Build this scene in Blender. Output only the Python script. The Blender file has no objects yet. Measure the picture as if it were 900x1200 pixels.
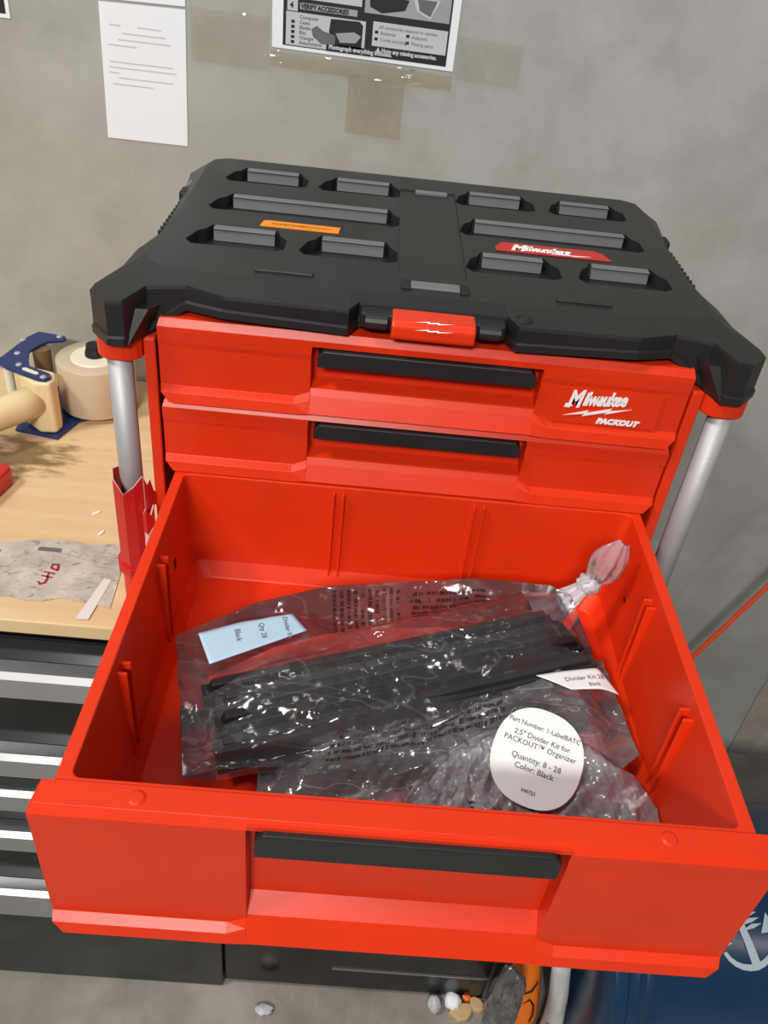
import bpy, bmesh, math, random
from mathutils import Vector, Matrix, noise
C = bpy.context.scene
COL = C.collection
random.seed(7)
# ------------------------------------------------------------------ camera, world, lamps, exposure
cam_d = bpy.data.cameras.new('camera'); cam = bpy.data.objects.new('camera', cam_d); COL.objects.link(cam)
cam_d.sensor_fit = 'VERTICAL'; cam_d.sensor_height = 24.0; cam_d.lens = 24.0 * 997.19 / 1200
cam_d.clip_start = .01
_r = Vector((.99512336, .02340856, .09582031)); _u = Vector((-.09077398, .59743248, .79676503)); _f = Vector((.03859505, .80157749, -.5966439))
cam.matrix_world = Matrix(((_r.x, _u.x, -_f.x, -.05350815), (_r.y, _u.y, -_f.y, -.65488743), (_r.z, _u.z, -_f.z, .63399005), (0, 0, 0, 1)))
C.camera = cam
w = bpy.data.worlds.new('hall_light'); C.world = w; w.use_nodes = True
w.node_tree.nodes['Background'].inputs[0].default_value = (.86, .90, 1.0, 1)
w.node_tree.nodes['Background'].inputs[1].default_value = .10
def area(name, loc, target, size, sy, power, col=(1, .965, .91)):
    l = bpy.data.lights.new(name, 'AREA'); l.shape = 'RECTANGLE'; l.size = size; l.size_y = sy; l.energy = power; l.color = col
    o = bpy.data.objects.new(name, l); COL.objects.link(o); o.location = loc
    o.rotation_euler = (Vector(target) - Vector(loc)).to_track_quat('-Z', 'Y').to_euler()
    return o
area('area_lamp', (-2.2, -1.0, 3.3), (0, 0, 0), .7, .45, 88)
area('area_lamp', (.1, -.1, 3.8), (.1, -.1, 0), 1.2, .10, 13)  # narrow strip added above the box to raise highlights on the crinkled film
area('area_lamp', (4.6, -2.4, 2.9), (.1, 0, 0), .4, .3, 20)
area('area_lamp', (-.7, -3.3, 2.5), (0, 0, .1), 1.0, .4, 128)
C.view_settings.view_transform = 'Standard'; C.view_settings.look = 'None'; C.view_settings.gamma = 1
C.view_settings.use_curve_mapping = False
C.view_settings.exposure = 0.0

# ------------------------------------------------------------------ helpers
def s2l(c): return tuple((x / 255 / 12.92) if x / 255 <= .04045 else ((x / 255 + .055) / 1.055) ** 2.4 for x in c) + (1,)
class NT:
    def __init__(s, name):
        s.m = bpy.data.materials.new(name); s.m.use_nodes = True; s.t = s.m.node_tree; s.b = s.t.nodes['Principled BSDF']; s.out = s.t.nodes['Material Output']
    def n(s, typ, **kw):
        x = s.t.nodes.new(typ)
        for k, v in kw.items():
            if k.startswith('i_'): x.inputs[k[2:].replace('_', ' ')].default_value = v
            else: setattr(x, k, v)
        return x
    def l(s, a, b): s.t.links.new(a, b)
    def ramp(s, src, stops, interp='LINEAR'):
        r = s.t.nodes.new('ShaderNodeValToRGB'); s.l(src, r.inputs[0]); e = r.color_ramp; e.interpolation = interp
        while len(e.elements) < len(stops): e.elements.new(.5)
        for q, (p, c) in zip(e.elements, stops): q.position = p; q.color = c if len(c) == 4 else (*c, 1)
        return r.outputs[0]
    def tex(s, scale, detail=5, rough=.55, coord='Object', vscale=None, dist=0):
        tc = s.t.nodes.new('ShaderNodeTexCoord'); src = tc.outputs[coord]
        if vscale:
            mp = s.t.nodes.new('ShaderNodeMapping'); mp.inputs['Scale'].default_value = vscale; s.l(src, mp.inputs[0]); src = mp.outputs[0]
        x = s.n('ShaderNodeTexNoise', i_Scale=scale, i_Detail=detail, i_Roughness=rough, i_Distortion=dist); s.l(src, x.inputs['Vector'])
        return x.outputs['Fac']
    def bump(s, src, strength, dist=.001):
        b = s.n('ShaderNodeBump', i_Strength=strength, i_Distance=dist); s.l(src, b.inputs['Height']); s.l(b.outputs[0], s.b.inputs['Normal'])
    def mix(s, fac, a, b):
        m = s.n('ShaderNodeMix', data_type='RGBA'); 
        if isinstance(fac, float): m.inputs[0].default_value = fac
        else: s.l(fac, m.inputs[0])
        for i, v in ((6, a), (7, b)):
            if isinstance(v, tuple): m.inputs[i].default_value = v
            else: s.l(v, m.inputs[i])
        return m.outputs[2]
def plain(name, rgb, rough=.5, metal=0, var=.0, grain=0, gscale=900, spec=.5):
    k = NT(name); c = s2l(rgb); k.b.inputs['Roughness'].default_value = rough; k.b.inputs['Metallic'].default_value = metal
    k.b.inputs['Specular IOR Level'].default_value = spec
    v = k.tex(14, 4)
    lo = tuple(x * (1 - var) for x in c[:3]) + (1,); hi = tuple(min(1, x * (1 + var)) for x in c[:3]) + (1,)
    k.l(k.ramp(v, [(.3, lo), (.7, hi)]), k.b.inputs['Base Color'])
    if grain: k.bump(k.tex(gscale, 2), grain, .0004)
    return k.m
M = {}
M['red'] = plain('orange_red_plastic', (214, 50, 14), .36, var=.05, grain=.10, spec=.36)
M['red_in'] = M['red']
M['black'] = plain('black_textured_plastic', (28, 29, 30), .46, var=.12, grain=.35, gscale=1400)
M['cleat'] = plain('grey_plastic', (104, 108, 110), .45, var=.06, grain=.2)
M['handle'] = plain('charcoal_plastic', (30, 31, 33), .42, var=.1, grain=.15)
M['dark'] = plain('flat_black_plastic', (14, 14, 15), .6)
M['alu'] = plain('brushed_aluminium', (178, 178, 180), .55, metal=.45, var=.05)
M['pull'] = plain('satin_steel_pull', (196, 198, 200), .28, metal=.9, var=.04)
M['gloss_black'] = plain('gloss_black_steel', (14, 16, 18), .16, var=.1)
M['base_black'] = plain('mottled_dark_steel', (46, 47, 45), .34, var=.35)  # dark grey steel with random lighter and darker mottling
M['white'] = plain('white_print', (240, 240, 240), .5)
M['badge'] = plain('deep_red_enamel', (186, 30, 22), .4)
M['orange'] = plain('orange_sticker', (246, 140, 20), .5)
M['ink'] = plain('black_ink', (24, 24, 26), .6)
M['ink_grey'] = plain('grey_ink', (96, 98, 100), .6)
M['ink_faint'] = plain('faint_grey_ink', (196, 198, 202), .7)
M['ink_brown'] = plain('brown_ink', (110, 55, 20), .6)
M['red_ink'] = plain('red_marker_ink', (150, 20, 34), .5)
M['paper'] = plain('white_paper', (228, 232, 238), .7, var=.02)
M['label_blue'] = plain('pale_blue_label', (170, 200, 222), .55, var=.03)
M['label_white'] = plain('white_label', (226, 230, 228), .45, var=.02)
M['poster_mid'] = plain('grey_print', (150, 154, 160), .6, var=.1)
M['poster_light'] = plain('light_grey_print', (186, 189, 194), .6, var=.05)
M['cream'] = plain('cream_plastic', (226, 208, 162), .38, var=.05)
M['navy_steel'] = plain('navy_painted_steel', (26, 48, 100), .3, var=.05)
M['tape_roll'] = plain('tan_tape_roll', (192, 176, 148), .3, var=.08)
M['core'] = plain('white_core', (226, 220, 200), .5)
M['brown'] = plain('brown_roller', (120, 96, 70), .5, var=.3)
M['cord'] = plain('orange_cord_rubber', (244, 84, 44), .45)
M['kraft'] = plain('pale_scrap_wood', (196, 164, 120), .7, var=.2)
M['card_white'] = plain('torn_card_edge', (222, 178, 172), .8, var=.15)
M['card_red'] = plain('red_printed_card', (196, 34, 30), .28, var=.1)
M['navy'] = plain('navy_plastic', (24, 58, 90), .26, var=.12)
M['motif'] = plain('pale_blue_print', (176, 192, 202), .5)
M['bag_orange'] = plain('orange_packet', (238, 120, 24), .35, var=.06)
M['bag_white'] = plain('white_packet', (196, 196, 192), .45, var=.06)
M['part_black'] = plain('black_divider_plastic', (18, 18, 20), .38, var=.2)
M['part_grey'] = plain('dark_grey_divider_plastic', (40, 41, 44), .45, var=.2)
# concrete
def concrete(name, a, b, dark, streak):
    k = NT(name); k.b.inputs['Roughness'].default_value = .62
    big = k.tex(2.3, 6, .6, dist=.6); mid = k.tex(9, 7, .65); st = k.tex(30, 8, .7)
    c = k.ramp(big, [(.32, s2l(a)), (.68, s2l(b))])
    mk = k.ramp(mid, [(.42, (0, 0, 0)), (.66, (1, 1, 1))]); c = k.mix(mk, c, k.mix(.45, c, s2l(dark)))
    mk2 = k.ramp(st, [(.60, (0, 0, 0)), (.78, (.5, .5, .5))]); c = k.mix(mk2, c, s2l(streak))
    k.l(c, k.b.inputs['Base Color']); k.bump(st, .12, .002)
    return k.m
M['wall'] = concrete('bare_concrete_wall', (153, 154, 146), (172, 173, 167), (136, 136, 126), (150, 147, 136))
M['floor'] = concrete('stained_concrete_floor', (128, 124, 114), (166, 160, 150), (84, 80, 72), (112, 106, 96))
def wood():
    k = NT('worn_plywood_top'); k.b.inputs['Roughness'].default_value = .42
    g = k.tex(3, 6, .6, vscale=(1.2, 16, 1)); big = k.tex(7, 5, .6)
    c = k.ramp(g, [(.3, s2l((206, 176, 132))), (.7, s2l((220, 194, 151)))])
    mk = k.ramp(big, [(.52, (0, 0, 0)), (.75, (.55, .55, .55))]); c = k.mix(mk, c, s2l((204, 166, 118)))
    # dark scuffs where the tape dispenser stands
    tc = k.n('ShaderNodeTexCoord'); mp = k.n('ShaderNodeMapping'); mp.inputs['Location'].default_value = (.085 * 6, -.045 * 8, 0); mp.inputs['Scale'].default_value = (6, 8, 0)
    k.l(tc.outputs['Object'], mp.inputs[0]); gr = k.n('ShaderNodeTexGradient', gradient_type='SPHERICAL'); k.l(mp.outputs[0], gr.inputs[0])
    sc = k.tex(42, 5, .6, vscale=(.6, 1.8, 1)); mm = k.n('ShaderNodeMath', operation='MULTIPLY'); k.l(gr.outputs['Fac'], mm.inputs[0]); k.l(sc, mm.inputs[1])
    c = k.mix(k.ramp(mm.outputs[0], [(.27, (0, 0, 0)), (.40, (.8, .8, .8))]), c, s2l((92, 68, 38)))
    k.l(c, k.b.inputs['Base Color']); k.bump(g, .08, .001); return k.m
M['wood'] = wood()
def residue():
    k = NT('torn_grey_paper'); k.b.inputs['Roughness'].default_value = .7
    n1 = k.tex(26, 6, .65); n2 = k.tex(60, 4, .6, vscale=(1, 2.4, 1), dist=1.2)
    c = k.ramp(n1, [(.3, s2l((150, 144, 134))), (.7, s2l((204, 197, 184)))])
    c = k.mix(k.ramp(n2, [(.36, (.8, .8, .8)), (.44, (0, 0, 0))]), c, s2l((128, 118, 104)))
    k.l(c, k.b.inputs['Base Color']); return k.m
M['residue'] = residue()
def film(name, tint, body, rough=.09, fres=1.5, facet=120., tilt=1.2, fold=.07, printmask=None, bodycol=(.85, .85, .9, 1), ink=(34, 14, 16)):
    """thin clear film: see-through, a little milky, glossy where it faces a lamp; optional printed text lines by UV"""
    k = NT(name); t = k.t; t.nodes.remove(k.b)
    tr = k.n('ShaderNodeBsdfTransparent'); tr.inputs[0].default_value = tint
    gl = k.n('ShaderNodeBsdfGlossy', i_Roughness=rough); gl.inputs[0].default_value = (1, 1, 1, 1)
    df = k.n('ShaderNodeBsdfDiffuse'); df.inputs[0].default_value = bodycol
    tl = k.n('ShaderNodeBsdfTranslucent'); tl.inputs[0].default_value = bodycol
    ds = k.n('ShaderNodeMixShader', i_Fac=.4); k.l(df.outputs[0], ds.inputs[1]); k.l(tl.outputs[0], ds.inputs[2])
    m1 = k.n('ShaderNodeMixShader', i_Fac=body); k.l(tr.outputs[0], m1.inputs[1]); k.l(ds.outputs[0], m1.inputs[2])
    fr = k.n('ShaderNodeFresnel', i_IOR=fres)
    m2 = k.n('ShaderNodeMixShader'); k.l(fr.outputs[0], m2.inputs[0]); k.l(m1.outputs[0], m2.inputs[1]); k.l(gl.outputs[0], m2.inputs[2])
    tc = k.n('ShaderNodeTexCoord')
    # small flat facets of crushed film (fine relief), and folds that turn whiter
    nz = k.n('ShaderNodeTexNoise', i_Scale=38., i_Detail=3., i_Roughness=.6); k.l(tc.outputs['Object'], nz.inputs['Vector'])
    off = k.n('ShaderNodeVectorMath', operation='SCALE'); off.inputs['Scale'].default_value = .022; k.l(nz.outputs['Color'], off.inputs[0])
    mp = k.n('ShaderNodeMapping'); mp.inputs['Rotation'].default_value = (0, 0, -.36); mp.inputs['Scale'].default_value = (.62, 1.25, .8)
    ad = k.n('ShaderNodeVectorMath', operation='ADD'); k.l(tc.outputs['Object'], ad.inputs[0]); k.l(off.outputs[0], ad.inputs[1]); k.l(ad.outputs[0], mp.inputs[0])
    vo = k.n('ShaderNodeTexVoronoi', i_Scale=facet); k.l(mp.outputs[0], vo.inputs['Vector'])
    sb = k.n('ShaderNodeVectorMath', operation='SUBTRACT'); k.l(vo.outputs['Color'], sb.inputs[0]); sb.inputs[1].default_value = (.5, .5, .5)
    zn = k.n('ShaderNodeTexNoise', i_Scale=13., i_Detail=1.); k.l(tc.outputs['Object'], zn.inputs['Vector'])
    zr_ = k.n('ShaderNodeMapRange'); k.l(zn.outputs['Fac'], zr_.inputs[0]); zr_.inputs[1].default_value = .40; zr_.inputs[2].default_value = .62; zr_.inputs[3].default_value = .12; zr_.inputs[4].default_value = tilt
    sc_ = k.n('ShaderNodeVectorMath', operation='SCALE'); k.l(sb.outputs[0], sc_.inputs[0]); k.l(zr_.outputs[0], sc_.inputs['Scale'])
    ge = k.n('ShaderNodeNewGeometry'); an = k.n('ShaderNodeVectorMath', operation='ADD'); k.l(ge.outputs['Normal'], an.inputs[0]); k.l(sc_.outputs[0], an.inputs[1])
    nn = k.n('ShaderNodeVectorMath', operation='NORMALIZE'); k.l(an.outputs[0], nn.inputs[0]); k.l(nn.outputs[0], gl.inputs['Normal'])
    mq = k.n('ShaderNodeMapping'); mq.inputs['Rotation'].default_value = (0, 0, -.45); mq.inputs['Scale'].default_value = (.32, 1.5, 1.2); k.l(tc.outputs['Object'], mq.inputs[0])
    fo = k.n('ShaderNodeTexNoise', i_Scale=26., i_Detail=1., i_Distortion=.15); k.l(mq.outputs[0], fo.inputs['Vector'])
    f1 = k.n('ShaderNodeMath', operation='SUBTRACT'); k.l(fo.outputs['Fac'], f1.inputs[0]); f1.inputs[1].default_value = .5
    f2 = k.n('ShaderNodeMath', operation='ABSOLUTE'); k.l(f1.outputs[0], f2.inputs[0])
    f3 = k.n('ShaderNodeMapRange'); k.l(f2.outputs[0], f3.inputs[0]); f3.inputs[1].default_value = 0; f3.inputs[2].default_value = .012; f3.inputs[3].default_value = min(.9, body + fold); f3.inputs[4].default_value = body
    k.l(f3.outputs[0], m1.inputs[0])
    out = m2.outputs[0]
    if printmask:
        # rows of tiny words inside UV rectangles (u0,v0,u1,v1, rows)
        uv = k.n('ShaderNodeSeparateXYZ'); k.l(tc.outputs['UV'], uv.inputs[0])
        def math_(op, a, b=None):
            x = k.n('ShaderNodeMath', operation=op)
            for i, v in enumerate((a, b)):
                if v is None: continue
                if isinstance(v, (int, float)): x.inputs[i].default_value = v
                else: k.l(v, x.inputs[i])
            return x.outputs[0]
        tot = None
        for (u0, v0, u1, v1, rows, along) in printmask:
            a, b = (uv.outputs[0], uv.outputs[1])
            ins = math_('MULTIPLY', math_('MULTIPLY', math_('GREATER_THAN', a, u0), math_('LESS_THAN', a, u1)), math_('MULTIPLY', math_('GREATER_THAN', b, v0), math_('LESS_THAN', b, v1)))
            rowc, wordc = (b, a) if along else (a, b)
            lo, hi = ((v0, v1) if along else (u0, u1))
            r = math_('MULTIPLY', math_('SUBTRACT', rowc, lo), rows / (hi - lo))
            row = math_('LESS_THAN', math_('FRACT', r), .52)
            vec = k.n('ShaderNodeCombineXYZ'); k.l(math_('MULTIPLY', wordc, 110 if along else 80), vec.inputs[0]); k.l(math_('FLOOR', r), vec.inputs[1])
            n2 = k.n('ShaderNodeTexNoise', i_Scale=1.6, i_Detail=2.); k.l(vec.outputs[0], n2.inputs['Vector'])
            q = math_('MULTIPLY', math_('MULTIPLY', ins, row), math_('GREATER_THAN', n2.outputs['Fac'], .47))
            tot = q if tot is None else math_('MAXIMUM', tot, q)
        dk = k.n('ShaderNodeBsdfDiffuse'); dk.inputs[0].default_value = s2l(ink)
        m3 = k.n('ShaderNodeMixShader'); k.l(math_('MULTIPLY', tot, .72), m3.inputs[0]); k.l(out, m3.inputs[1]); k.l(dk.outputs[0], m3.inputs[2]); out = m3.outputs[0]
    k.l(out, k.out.inputs['Surface']); return k.m
M['film_upper'] = film('printed_clear_film', (.95, .93, .95, 1), .05, rough=.15, facet=88., printmask=[(.34, .70, .52, .97, 10, False), (.54, .66, .74, .95, 8, True)])
M['film_mid'] = film('printed_clear_film_two', (.93, .93, .96, 1), .17, rough=.15, fold=.22, facet=105., printmask=[(.18, .50, .62, .84, 6, True)])
M['film_front'] = film('milky_clear_film', (.92, .92, .95, 1), .38, rough=.16, printmask=[(.10, .2, .30, .5, 5, True)])
M['film_neck'] = film('gathered_clear_film', (.95, .92, .94, 1), .82, rough=.2)
M['tape'] = film('clear_packing_tape', (.96, .94, .91, 1), .02, rough=.06, facet=90., tilt=.5, fold=.03)
M['film_grey'] = film('grey_clear_film', (.58, .57, .60, 1), .12, rough=.15)

OFF = {}
def link(name, me, mat, parent=None, smooth=False):
    if not isinstance(me, bpy.types.Mesh):
        bm = me; me = bpy.data.meshes.new(name); bm.normal_update(); bm.to_mesh(me); bm.free()
    o = bpy.data.objects.new(name, me); COL.objects.link(o)
    for m in (mat if isinstance(mat, (list, tuple)) else [mat]): me.materials.append(m)
    if smooth:
        for p in me.polygons: p.use_smooth = True
    if parent is not None:
        off = OFF.get(parent.name, Vector()); OFF[o.name] = off; o.parent = parent
        me.transform(Matrix.Translation(-off))
    return o
def based(o, loc):
    """move a top-level mesh's origin to loc"""
    o.data.transform(Matrix.Translation(-Vector(loc))); o.location = loc; OFF[o.name] = Vector(loc); return o
def thing(name, label, cat, loc, group=None):
    o = bpy.data.objects.new(name, None); COL.objects.link(o); o.location = loc; OFF[o.name] = Vector(loc); o.empty_display_size = .02
    return tag(o, label, cat, group)
def tag(o, label, cat, group=None):
    o['label'] = label; o['category'] = cat
    if group: o['group'] = group
    return o
def struct(o): o['kind'] = 'structure'; return o
def bev(o, width, seg=2, ang=35):
    m = o.modifiers.new('bevel', 'BEVEL'); m.width = width; m.segments = seg; m.limit_method = 'ANGLE'; m.angle_limit = math.radians(ang); m.use_clamp_overlap = True; return o
def box(bm, x0, y0, z0, x1, y1, z1, mi=0):
    v = [bm.verts.new(p) for p in ((x0, y0, z0), (x1, y0, z0), (x1, y1, z0), (x0, y1, z0), (x0, y0, z1), (x1, y0, z1), (x1, y1, z1), (x0, y1, z1))]
    for f in ((3, 2, 1, 0), (4, 5, 6, 7), (0, 1, 5, 4), (1, 2, 6, 5), (2, 3, 7, 6), (3, 0, 4, 7)):
        bm.faces.new([v[i] for i in f]).material_index = mi
    return bm
def B(*a): return box(bmesh.new(), *a)
def loft(bm, rings, closed=True, cap0=True, cap1=True, mi=0):
    R = [[bm.verts.new(p) for p in r] for r in rings]; n = len(R[0])
    for a, b in zip(R, R[1:]):
        for i in range(n if closed else n - 1):
            j = (i + 1) % n
            bm.faces.new((a[i], a[j], b[j], b[i])).material_index = mi
    if cap0: bm.faces.new(R[0][::-1]).material_index = mi
    if cap1: bm.faces.new(R[-1]).material_index = mi
    bmesh.ops.recalc_face_normals(bm, faces=bm.faces)
    return bm
def rrect(x0, y0, x1, y1, r, z, seg=4):
    out = []
    for cx, cy, a in ((x1 - r, y0 + r, -90), (x1 - r, y1 - r, 0), (x0 + r, y1 - r, 90), (x0 + r, y0 + r, 180)):
        for i in range(seg + 1):
            t = math.radians(a + 90 * i / seg); out.append((cx + r * math.cos(t), cy + r * math.sin(t), z))
    return out
def circ(c, r, n, axis='z', sx=1):
    o = []
    for i in range(n):
        t = 2 * math.pi * i / n; a, b = r * math.cos(t) * sx, r * math.sin(t)
        o.append((c[0] + a, c[1] + b, c[2]) if axis == 'z' else (c[0], c[1] + a, c[2] + b))
    return o
def lathe(bm, c, prof, n=28, axis='z', mi=0):
    """prof: list of (radius, height along the axis)"""
    rings = []
    for r, h in prof:
        rings.append(circ((c[0], c[1], c[2] + h) if axis == 'z' else (c[0] + h, c[1], c[2]), max(r, 1e-5), n, axis))
    return loft(bm, rings, mi=mi)
def tube(bm, pts, r, n=10, mi=0):
    pts = [Vector(p) for p in pts]; rings = []; side = None
    rr = r if isinstance(r, (list, tuple)) else [r] * len(pts)
    for i, p in enumerate(pts):
        d = (pts[min(i + 1, len(pts) - 1)] - pts[max(i - 1, 0)]).normalized()
        if side is None: side = d.orthogonal().normalized()
        side = (side - d * side.dot(d)).normalized(); up = d.cross(side)
        rings.append([p + (side * math.cos(2 * math.pi * k / n) + up * math.sin(2 * math.pi * k / n)) * rr[i] for k in range(n)])
    return loft(bm, rings, mi=mi)
def prism(bm, poly, z0, z1, mi=0): return loft(bm, [[(x, y, z0) for x, y in poly], [(x, y, z1) for x, y in poly]], mi=mi)
def xform(bm, mtx): bm.transform(mtx); return bm
def frame(o, xdir, ydir):
    x = Vector(xdir).normalized(); z = x.cross(Vector(ydir)).normalized(); y = z.cross(x)
    return Matrix(((x.x, y.x, z.x, o[0]), (x.y, y.y, z.y, o[1]), (x.z, y.z, z.z, o[2]), (0, 0, 0, 1)))
def text_mesh(s, size, mtx, bold=0, shear=0, sx=1, align='LEFT', thick=.0003, space=1):
    cu = bpy.data.curves.new('lettering', 'FONT'); cu.body = s; cu.size = size; cu.offset = bold; cu.shear = shear; cu.align_x = align; cu.extrude = thick / 2; cu.resolution_u = 2; cu.space_character = space
    o = bpy.data.objects.new('lettering', cu); COL.objects.link(o); dg = bpy.context.evaluated_depsgraph_get(); dg.update()
    me = bpy.data.meshes.new_from_object(o.evaluated_get(dg)); bpy.data.objects.remove(o); bpy.data.curves.remove(cu)
    me.materials.clear()
    me.transform(mtx @ Matrix.Diagonal((sx, 1, 1, 1))); return me
def join_meshes(ms):
    bm = bmesh.new()
    for m in ms: bm.from_mesh(m)
    return bm
def poly_stroke(bm, pts, wd, z=0, th=.0004, mi=0):
    """flat pen stroke along 2D points in the local XY plane"""
    P = [Vector((p[0], p[1])) for p in pts]; L = []; R = []
    for i, p in enumerate(P):
        d = (P[min(i + 1, len(P) - 1)] - P[max(i - 1, 0)]).normalized(); nrm = Vector((-d.y, d.x)); ww = wd * (.6 if i in (0, len(P) - 1) else 1) / 2
        L.append(p + nrm * ww); R.append(p - nrm * ww)
    for i in range(len(P) - 1):
        q = [L[i], R[i], R[i + 1], L[i + 1]]
        prism(bm, [(v.x, v.y) for v in q], z, z + th, mi)
    return bm

# ------------------------------------------------------------------ setting
WY = .47; FZ = -.735
struct(link('wall_back', B(-2.2, WY, FZ - .05, 2.4, WY + .12, 1.9), M['wall']))
struct(link('floor', B(-2.2, -2.2, FZ - .05, 2.4, WY, FZ), M['floor']))

# ------------------------------------------------------------------ tool chest under the box
BR = .285
ch = thing('tool_chest', 'black steel tool chest with pale wooden top carrying the red drawer box', 'tool chest', (-.4, .2, FZ))
bev(link('worktop', B(-1.15, -.042, -.018, BR, WY - .004, 0), M['wood'], ch), .0015)
link('chest_body', B(-1.15, -.040, -.55, BR - .01, WY - .01, -.018), M['gloss_black'], ch)
for z0, z1, h0, h1 in ((-.098, -.022, -.094, -.056), (-.235, -.104, -.232, -.193), (-.305, -.241, -.300, -.262), (-.392, -.311, -.386, -.348), (-.546, -.400, -.545, -.485)):
    d = bev(link('chest_drawer', B(-1.13, -.0440, z0, BR - .03, -.0405, z1), M['gloss_black'], ch), .002)
    bm = bmesh.new(); pr = [(-.0445, h1), (-.060, h1 - .001), (-.0665, h1 - .006), (-.0665, h0 + .004), (-.063, h0), (-.060, h0), (-.060, h1 - .008), (-.0445, h1 - .008)]
    loft(bm, [[(x, y, z) for y, z in pr] for x in (-1.12, BR - .04)])
    link('pull_rail', bm, M['pull'], d)
bev(link('plinth', B(-1.15, -.055, FZ + .001, -.1815, WY - .02, -.552), M['base_black'], ch), .003)
bev(link('plinth', B(-.180, -.050, FZ + .012, BR - .07, WY - .02, -.552), M['gloss_black'], ch), .003)
link('edge_strip', B(-.02, -.0525, -.663, BR - .072, -.0500, -.6605), M['pull'], ch)

# ------------------------------------------------------------------ the drawer box
tb = thing('tool_box', 'red three-drawer tool box with black lid, lowest drawer pulled wide open', 'tool box', (0, .19, 0))
bm = bmesh.new()
for s in (-1, 1):
    box(bm, min(s * .2305, s * .2405), .002, .012, max(s * .2305, s * .2405), .372, .3055)          # side skins
    box(bm, min(s * .2305, s * .2365), .034, .3056, max(s * .2305, s * .2365), .372, .331)
    box(bm, min(s * .2305, s * .2405), -.001, .012, max(s * .2305, s * .2405), .0019, .3055)
box(bm, -.2304, .364, .012, .2304, .372, .335); box(bm, -.2304, .035, .326, .2304, .3639, .333)
box(bm, -.2304, .0, .0, .2304, .3639, .040)
bev(link('case', bm, M['red'], tb), .002)
link('inner_liner', B(-.2295, .03, .0405, .2295, .36, .1735), M['dark'], tb) if False else None
for s in (-1, 1):
    for yy in (.003, .352):
        bm = bmesh.new(); tube(bm, [(s * .2625, yy, .022), (s * .2625, yy, .302)], .0108, 20)
        p = link('corner_tube', bm, M['alu'], tb, smooth=False)
        for q in p.data.polygons: q.use_smooth = len(q.vertices) == 4
        for z0, z1 in ((.0, .058), (.287, .3065)):
            bm = bmesh.new(); x0, x1 = sorted((s * .2406, s * .2800))
            loft(bm, [rrect(x0, yy - .0145, x1, yy + .02, .015, z0), rrect(x0, yy - .0145, x1, yy + .02, .015, z1)])
            bev(link('corner_bracket', bm, M['red'], tb), .002)

def drawer_front(name, yf, z0, z1, zh, w, parent):
    out = [(.020, z1), (.0035, z1), (-.0005, z1 - .0065), (-.0005, z1 - .011), (.0, z1 - .02), (.001, z0 + .05), (.0015, z0 + .0135), (-.0045, z0 + .009), (-.0068, z0), (.020, z0)]
    rec = [(.020, z1), (.0035, z1), (-.0005, z1 - .0065), (-.0005, zh + .001), (.019, zh - .002), (.019, z0 + .0385 if z1 - z0 > .1 else z0 + .027), (.003, z0 + .0225), (.0, z0 + .0165), (-.0068, z0 + .0015), (.020, z0)]
    mid = out[:6] + [(.002, z0 + .019), (-.0022, z0 + .013), (-.0068, z0 + .001), (.020, z0)]
    fx = [.985, .992, 1, 1, 1, 1, 1, .995, .965, .965]
    def col(x, P, f=1): return [(x * (fx[i] if f else 1), yf + y, z) for i, (y, z) in enumerate(P)]
    hx = .0985
    bm = bmesh.new()
    loft(bm, [col(-w, out), col(-.112, out, 0), col(-hx - .0005, mid, 0), col(-hx, rec, 0), col(-.088, rec, 0), col(.088, rec, 0), col(hx, rec, 0), col(hx + .0005, mid, 0), col(.112, out, 0), col(w, out)])
    return bev(link(name, bm, M['red'], parent), .0013, 2, 25)
def pull_bar(yf, z0, z1, parent, scallop=12):
    bm = bmesh.new(); hw = .0935; y0, y1 = yf - .0048, yf + .0185; c = .0055
    front = [(-hw, z0), (hw, z0), (hw, z1 - c), (hw - c, z1), (-hw + c, z1), (-hw, z1 - c)]
    loft(bm, [[(x, y0, z) for x, z in front], [(x, y1, z) for x, z in front]])
    for i in range(scallop):
        x = -.048 + .096 * i / (scallop - 1); tube(bm, [(x, y0 + .0035, z0 + .0008), (x, y1 - .006, z0 + .0008)], .0034, 8)
    return bev(link('handle', bm, M['handle'], parent), .0012, 2, 40)
def tray(x, y0, y1, z0, z1, t, inset=.006):
    bm = bmesh.new()
    loft(bm, [rrect(-x + inset, y0, x - inset, y1, .004, z0), rrect(-x, y0, x, y1, .004, z1), rrect(-x + t, y0 + t, x - t, y1 - t, .006, z1), rrect(-x + t + inset, y0 + t + .002, x - t - inset, y1 - t - .002, .010, z0 + min(.024, (z1 - z0) * .3)), rrect(-x + t + inset + .008, y0 + t + .010, x - t - inset - .008, y1 - t - .010, .012, z0 + .008)])
    return bm
# two closed drawers
d1 = bev(link('drawer', tray(.222, .021, .33, .252, .318, .006), M['red'], tb), .001)
drawer_front('drawer_front', 0, .2490, .3240, .3110, .2285, d1); pull_bar(.0, .2955, .3110, d1)
d2 = bev(link('drawer', tray(.222, .021, .33, .180, .240, .006), M['red'], tb), .001)
drawer_front('drawer_front', 0, .1770, .2470, .2395, .2285, d2); pull_bar(.0, .2240, .2395, d2)
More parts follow.
